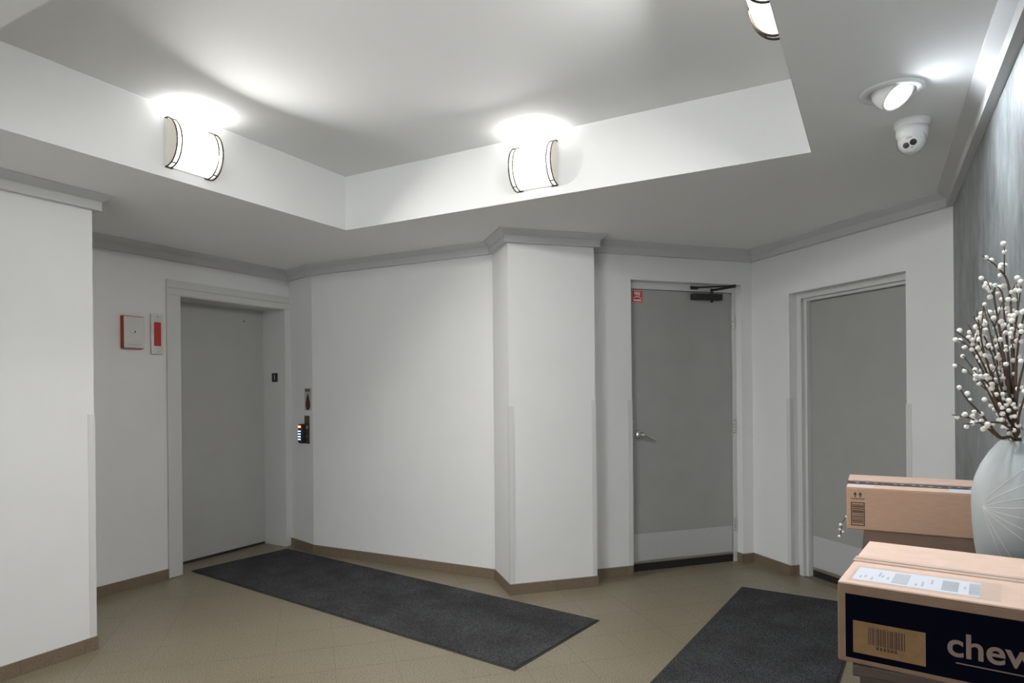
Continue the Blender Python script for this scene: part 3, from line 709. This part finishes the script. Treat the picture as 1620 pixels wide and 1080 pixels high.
# ------------------------------------------------------------------ boxes
def bars(x0, x1, z0, z1, n, horiz, seed, y=-0.0006):
    bm = B(); r = random.Random(seed); ln_ = (z1 - z0) if horiz else (x1 - x0); p = 0; ws = []
    for k in range(n): ws.append((r.uniform(0.3, 1.0), r.uniform(0.3, 0.9)))
    tot = sum(a + b_ for a, b_ in ws)
    for a, b_ in ws:
        q0, q1 = p / tot * ln_, (p + a) / tot * ln_; p += a + b_
        if horiz: box(bm, x0, x1, y, 0, z0 + q0, z0 + q1)
        else: box(bm, x0 + q0, x0 + q1, y, 0, z0, z1)
    return bm
# front carton. local X along its printed face (to the right), Y away, Z up
hb = math.radians(126.5); eb1 = (math.sin(hb), math.cos(hb)); fb1 = (-eb1[1], eb1[0])
c1 = (0.628, 1.272); W1, DP1, HT1 = 0.385, 0.395, 0.153
M1 = Matrix(((eb1[0], fb1[0], 0, c1[0]), (eb1[1], fb1[1], 0, c1[1]), (0, 0, 1, ZTB), (0, 0, 0, 1)))
b1 = thing('shipping_carton', M1, 'near cardboard carton with navy printed side and white shipping label on top', 'box', 'parcels on the console table')
part('carton_body', box(B(), 0, W1, 0, DP1, 0.0, HT1 - 0.004, 0.003), CARDSHADE, b1)
part('top_flap', box(B(), 0.001, W1 - 0.001, 0.001, DP1 * 0.5 - 0.001, HT1 - 0.004, HT1, 0.0015), CARDLIT, b1)
part('top_flap', box(B(), 0.001, W1 - 0.001, DP1 * 0.5 + 0.001, DP1 - 0.001, HT1 - 0.004, HT1 + 0.002, 0.0015), CARDLIT, b1)
part('packing_tape', box(B(), -0.0006, W1 + 0.0006, DP1 * 0.5 - 0.019, DP1 * 0.5 + 0.019, HT1 - 0.001, HT1 + 0.0027), TAPE, b1, label='glossy clear packing tape over the seam')
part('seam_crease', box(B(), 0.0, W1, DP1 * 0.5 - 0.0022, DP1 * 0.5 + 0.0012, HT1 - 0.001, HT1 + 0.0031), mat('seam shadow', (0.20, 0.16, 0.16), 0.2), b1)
part('tape_end', box(B(), -0.0008, 0.0, DP1 * 0.5 - 0.030, DP1 * 0.5 + 0.030, HT1 - 0.05, HT1 + 0.0025), TAPE, b1)
part('navy_panel', box(B(), 0.014, W1 - 0.014, -0.0006, 0, 0.010, HT1 - 0.021), NAVY, b1, label='dark navy printed panel')
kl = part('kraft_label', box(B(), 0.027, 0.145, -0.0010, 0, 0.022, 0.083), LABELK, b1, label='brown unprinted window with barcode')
part('barcode', bars(0.053, 0.115, 0.042, 0.074, 17, False, 3, -0.0014), INK, kl)
for k in range(6):
    part('barcode_digit', box(B(), 0.066 + k * 0.006, 0.070 + k * 0.006, -0.0014, -0.001, 0.034, 0.040), INK, kl)
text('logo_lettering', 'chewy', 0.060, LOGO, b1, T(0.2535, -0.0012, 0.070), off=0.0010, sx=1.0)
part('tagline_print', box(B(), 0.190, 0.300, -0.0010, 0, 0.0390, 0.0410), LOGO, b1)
# shipping label on the flap
slab = bpy.data.objects.new('shipping_label', None); COL.objects.link(slab); slab.parent = b1; slab.matrix_local = T(0.020, 0.022, HT1); slab['label'] = 'white shipping label with grey barcodes'
def flat(x0, x1, y0, y1, z): return box(B(), x0, x1, y0, y1, z - 0.0004, z)
part('label_sheet', flat(0, 0.205, 0.010, 0.112, 0.0005), PAPER, slab)
part('code_block', flat(0.066, 0.092, 0.022, 0.098, 0.0009), INKG, slab, label='plain grey square')
def barsxy(x0, x1, y0, y1, n, seed):
    bm = B(); r = random.Random(seed); ws = [(r.uniform(.5, 1), r.uniform(.3, .7)) for _ in range(n)]; tot = sum(a + b_ for a, b_ in ws); p = 0
    for a, b_ in ws:
        box(bm, x0, x1, y0 + p / tot * (y1 - y0), y0 + (p + a) / tot * (y1 - y0), 0.0005, 0.0009); p += a + b_
    return bm
part('barcode', barsxy(0.146, 0.172, 0.022, 0.095, 16, 5), INKG, slab)
part('barcode', barsxy(0.188, 0.204, 0.018, 0.100, 14, 8), INKG, slab)
r5 = random.Random(4)
for k in range(10):
    x = (0.010, 0.018, 0.030, 0.040, 0.046, 0.056, 0.104, 0.114, 0.128, 0.180)[k]; y = r5.uniform(0.02, 0.06)
    part('printed_line', flat(x, x + 0.0035, y, y + r5.uniform(0.012, 0.035), 0.0009), INKG, slab)
part('label_pouch', flat(-0.006, 0.235, 0.0, 0.122, 0.0002), mat('clear pouch', (0.645, 0.47, 0.38), 0.3, coat=0.2), b1, T(0.020, 0.022, HT1))
# far carton
M2 = uwM(2.742, -0.099, ZTB)
b2 = thing('shipping_carton', M2, 'far long cardboard carton printed with two arrows and a barcode', 'box', 'parcels on the console table')
W2, DP2, HT2 = 0.455, 0.335, 0.157
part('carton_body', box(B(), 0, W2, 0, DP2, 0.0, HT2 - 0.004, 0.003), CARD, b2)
part('top_flap', box(B(), 0.001, W2 - 0.001, 0.001, DP2 * 0.5 - 0.004, HT2 - 0.004, HT2, 0.0015), CARDLIT, b2)
part('top_flap', box(B(), 0.001, W2 - 0.001, DP2 * 0.5 + 0.002, DP2 - 0.001, HT2 - 0.004, HT2 + 0.006, 0.0015), CARDLIT, b2)
tp = part('printed_tape', box(B(), 0.0, W2, DP2 * 0.5 - 0.082, DP2 * 0.5 + 0.03, HT2 - 0.001, HT2 + 0.0008), TAPED, b2, label='dark tape with white printed marks')
for k in range(14):
    x = 0.03 + k * 0.03 + r5.uniform(-.006, .006); y = DP2 * 0.5 - 0.066 + r5.uniform(0, 0.03)
    part('tape_mark', box(B(), x, x + r5.uniform(0.006, 0.016), y, y + 0.012, HT2 + 0.0006, HT2 + 0.0013), PAPER, tp)
part('small_label', box(B(), 0.014, 0.092, 0.018, 0.055, HT2 - 0.001, HT2 + 0.0006), PAPER, b2, label='small white sticker')
part('white_label', box(B(), 0.325, 0.44, 0.018, 0.108, HT2 - 0.001, HT2 + 0.0006), PAPER, b2, label='white shipping label')
for xx in (0.029, 0.046):
    bm = B(); vs = [bm.verts.new(p) for p in ((xx, -0.0006, 0.140), (xx - 0.006, -0.0006, 0.128), (xx - 0.0018, -0.0006, 0.128), (xx - 0.0018, -0.0006, 0.119), (xx + 0.0018, -0.0006, 0.119), (xx + 0.0018, -0.0006, 0.128), (xx + 0.006, -0.0006, 0.128))]
    bm.faces.new(vs)
    part('arrow_print', bm, INK, b2)
part('line_print', box(B(), 0.015, 0.060, -0.0006, 0, 0.1125, 0.1150), INK, b2)
for x0, x1, z0, z1 in ((0.015, 0.060, 0.0985, 0.1015), (0.015, 0.060, 0.0145, 0.0175), (0.015, 0.018, 0.0145, 0.1015), (0.057, 0.060, 0.0145, 0.1015)):
    part('barcode_border', box(B(), x0, x1, -0.0006, 0, z0, z1), INK, b2)
part('barcode', bars(0.019, 0.056, 0.024, 0.096, 14, True, 11), INK, b2)

# ------------------------------------------------------------------ vase with berry branches
def px3(u_, v_, y):            # helper: plan position of a point seen along a sight line at depth y
    return Vector(((u_ - 810) / 1036.4 * y, y, H - (v_ - 616) / 1036.4 * y - 0.0092 * (u_ - 810) / 1036.4 * y))
VY = 1.545; vc = px3(1607, 700, VY)
vs_ = thing('ceramic_vase', T(vc.x, vc.y, ZTB), 'pale grey-blue bulbous vase with fine white fan lines', 'vase')
vprof = [(0.035, 0.0), (0.050, 0.004), (0.066, 0.05), (0.076, 0.10), (0.0835, 0.15), (0.0875, 0.20), (0.0890, 0.245), (0.0880, 0.275), (0.0825, 0.307), (0.070, 0.340), (0.053, 0.370), (0.036, 0.393), (0.0285, 0.400), (0.026, 0.398), (0.0255, 0.37)]
part('vase_body', lathe(B(), vprof, 56, cap=False), CER, vs_, smooth=True)
def rad(z):
    for (r0, z0), (r1, z1) in zip(vprof[:13], vprof[1:13]):
        if z0 <= z <= z1: return r0 + (r1 - r0) * (z - z0) / max(1e-6, z1 - z0)
    return 0.03
# fan lines leave a point on the vase side and sweep round it
ang0 = math.radians(175.0)
for sgn in (0, 1):
    for k, (zend, ex) in enumerate(((0.395, .7), (0.345, .75), (0.30, .8), (0.262, .9), (0.215, 1.0), (0.165, 1.0), (0.115, 1.0), (0.07, 1.0), (0.03, 1.0))):
        pts = []
        for t_ in range(25):
            s_ = t_ / 24; a = ang0 + (0.22 + 1.85 * s_ if k < 7 else 0.20 + (1.1 - 0.25 * (k - 7)) * s_) 
            if sgn: a = ang0 + math.pi - (a - ang0)  + 1.9
            z = 0.245 + (zend - 0.245) * s_ ** ex
            r = rad(z) + 0.0002
            pts.append((r * math.cos(a), r * math.sin(a), z))
        bm = B(); tube(bm, pts, 0.0006, 5)
        part('fan_line', bm, CERL, vs_)

bme = mesh(lathe(B(), [(0.0012, -0.0062), (0.0045, -0.0045), (0.0062, 0.0), (0.0050, 0.0040), (0.0012, 0.0062)], 9), BERRY, True)
def branch(ctrl, rnd, nb, side=2, first=0.35, r0=0.0042, parent=None, label=None):
    # catmull-rom through ctrl
    C = [Vector(c) for c in ctrl]; pts = []
    Cx = [C[0] * 2 - C[1]] + C + [C[-1] * 2 - C[-2]]
    for i in range(1, len(Cx) - 2):
        for t_ in range(8):
            t = t_ / 8; p0, p1, p2, p3 = Cx[i - 1:i + 3]
            pts.append(0.5 * ((2 * p1) + (-p0 + p2) * t + (2 * p0 - 5 * p1 + 4 * p2 - p3) * t * t + (-p0 + 3 * p1 - 3 * p2 + p3) * t ** 3))
    pts.append(C[-1])
    root = pts[0]
    if parent is None: br = thing('berry_twig', T(*root), label, 'twig')
    loc = [p - root for p in pts]
    bm = B(); tube(bm, loc, [r0 * (1 - 0.72 * i / (len(loc) - 1)) for i in range(len(loc))], 7)
    twigs = []
    for k in range(side):
        i = int(len(loc) * (0.45 + 0.4 * (k + rnd.random()) / max(1, side)))
        d_ = (loc[min(i + 1, len(loc) - 1)] - loc[i - 1]).normalized()
        o_ = Vector((rnd.uniform(-1, 1), rnd.uniform(-1, 0.3), rnd.uniform(-0.4, 0.6))).normalized()
        L_ = rnd.uniform(0.035, 0.075)
        tw = [loc[i] + (d_ * 0.75 + o_ * 0.65) * L_ * q for q in (0, 0.35, 0.7, 1.0)]
        tw[2] += Vector((0, 0, 0.006)); twigs.append(tw)
        tube(bm, tw, [0.0017, 0.0014, 0.0011, 0.0007], 5)
    if parent is None: part('stem', bm, TWIG, br, smooth=True)
    else: br = part('branch', bm, TWIG, parent, T(*(root - mouth)), True)      # bouquet > branch > berry
    spots = []
    n0 = int(len(loc) * first)
    nb = max(5, int(nb * 0.74))
    for k in range(nb):
        i = n0 + (len(loc) - 1 - n0) * (k + rnd.random() * 0.7) / nb
        spots.append(loc[min(int(i), len(loc) - 1)])
    for tw in twigs:
        for q in range(3): spots.append(tw[1] + (tw[3] - tw[1]) * (q / 2))
    for p in spots:
        d_ = Vector((rnd.uniform(-1, 1), rnd.uniform(-1, 1), rnd.uniform(-0.5, 1))).normalized()
        add('berry', bme, br, T(*(p + d_ * 0.008)) @ orient(d_, (0.3, 0.2, 0.93)) @ Matrix.Diagonal((s2 := rnd.uniform(0.74, 1.02), s2, s2, 1)))
    return br
rn = random.Random(21)
mouth = Vector((vc.x, vc.y, ZTB + 0.39))
bq = thing('berry_bouquet', T(*mouth), 'bouquet of thin brown twigs dotted with white berries in the vase', 'bouquet')
def vb(tip_path, nb, side=2, first=0.3):
    a = rn.uniform(0, 6.28); rr = rn.uniform(0.003, 0.016)
    b0_ = mouth + Vector((rr * math.cos(a), rr * math.sin(a), -0.18)); m0 = mouth + Vector((rr * math.cos(a), rr * math.sin(a), 0.0))
    branch([b0_, m0] + tip_path, rn, nb, side, first, parent=bq)
def pp(l, y0=VY, dy=0.0):
    n = len(l); return [px3(u_, v_, y0 + dy * (i + 1) / n) for i, (u_, v_) in enumerate(l)]
vb(pp([(1602, 560), (1598, 457), (1581, 424), (1556, 404)], VY, -0.03), 13, 1, 0.45)
vb(pp([(1597, 590), (1590, 500), (1584, 458), (1554, 447)], VY, 0.02), 12, 1, 0.5)
vb(pp([(1594, 600), (1582, 520), (1574, 468), (1577, 452)], VY, -0.06), 13, 2)
vb(pp([(1588, 620), (1570, 540), (1556, 478)], VY, 0.03), 14, 2)
vb(pp([(1585, 640), (1558, 560), (1546, 490)], VY, -0.07), 14, 2)
vb(pp([(1584, 650), (1562, 590), (1538, 545), (1511, 522)], VY, -0.02), 18, 2)
vb(pp([(1582, 655), (1560, 598), (1534, 550), (1510, 534)], VY, 0.04), 17, 1)
vb(pp([(1584, 660), (1566, 612), (1541, 585)], VY, -0.08), 14, 2)
vb(pp([(1580, 690), (1552, 655), (1530, 632), (1517, 612)], VY - 0.02, -0.06), 9, 0, 0.5)
vb(pp([(1580, 692), (1555, 672), (1530, 660), (1506, 656)], VY - 0.02, -0.05), 16, 0, 0.5)
vb(pp([(1590, 672), (1560, 668), (1524, 671)], VY - 0.02, -0.10), 8, 0, 0.55)
vb(pp([(1604, 560), (1610, 500), (1617, 452)], VY, -0.05), 13, 2)
vb(pp([(1608, 580), (1618, 510), (1632, 455)], VY, -0.10), 13, 2)
vb(pp([(1610, 620), (1625, 560), (1645, 500)], VY, -0.14), 12, 2)
vb(pp([(1612, 655), (1635, 600), (1668, 560)], VY, -0.20), 12, 2)
vb(pp([(1602, 600), (1603, 530), (1600, 488)], VY, 0.06), 12, 2)
vb(pp([(1596, 630), (1585, 570), (1570, 530)], VY, 0.05), 13, 2)
vb(pp([(1586, 640), (1562, 570), (1532, 512)], VY, 0.01), 16, 2)
vb(pp([(1588, 630), (1568, 556), (1541, 500)], VY, -0.05), 16, 2)
vb(pp([(1583, 660), (1555, 605), (1524, 562)], VY, -0.06), 16, 1)
vb(pp([(1594, 610), (1578, 530), (1562, 490)], VY, 0.0), 15, 2)
# loose twig lying behind the far carton, tip hanging over the table edge
t0 = Vector((*uw(3.13, 0.16), ZTB + 0.006)); 
branch([t0, Vector((*uw(3.12, 0.03), ZTB + 0.006)), Vector((*uw(3.11, -0.05), ZTB + 0.006)), Vector((*uw(3.10, -0.105), ZTB - 0.012)), Vector((*uw(3.10, -0.130), ZTB - 0.055)), Vector((*uw(3.10, -0.135), ZTB - 0.095))], rn, 7, 1, 0.55, r0=0.0025,
       label='loose twig tip with white berries hanging over the table edge by the far carton')
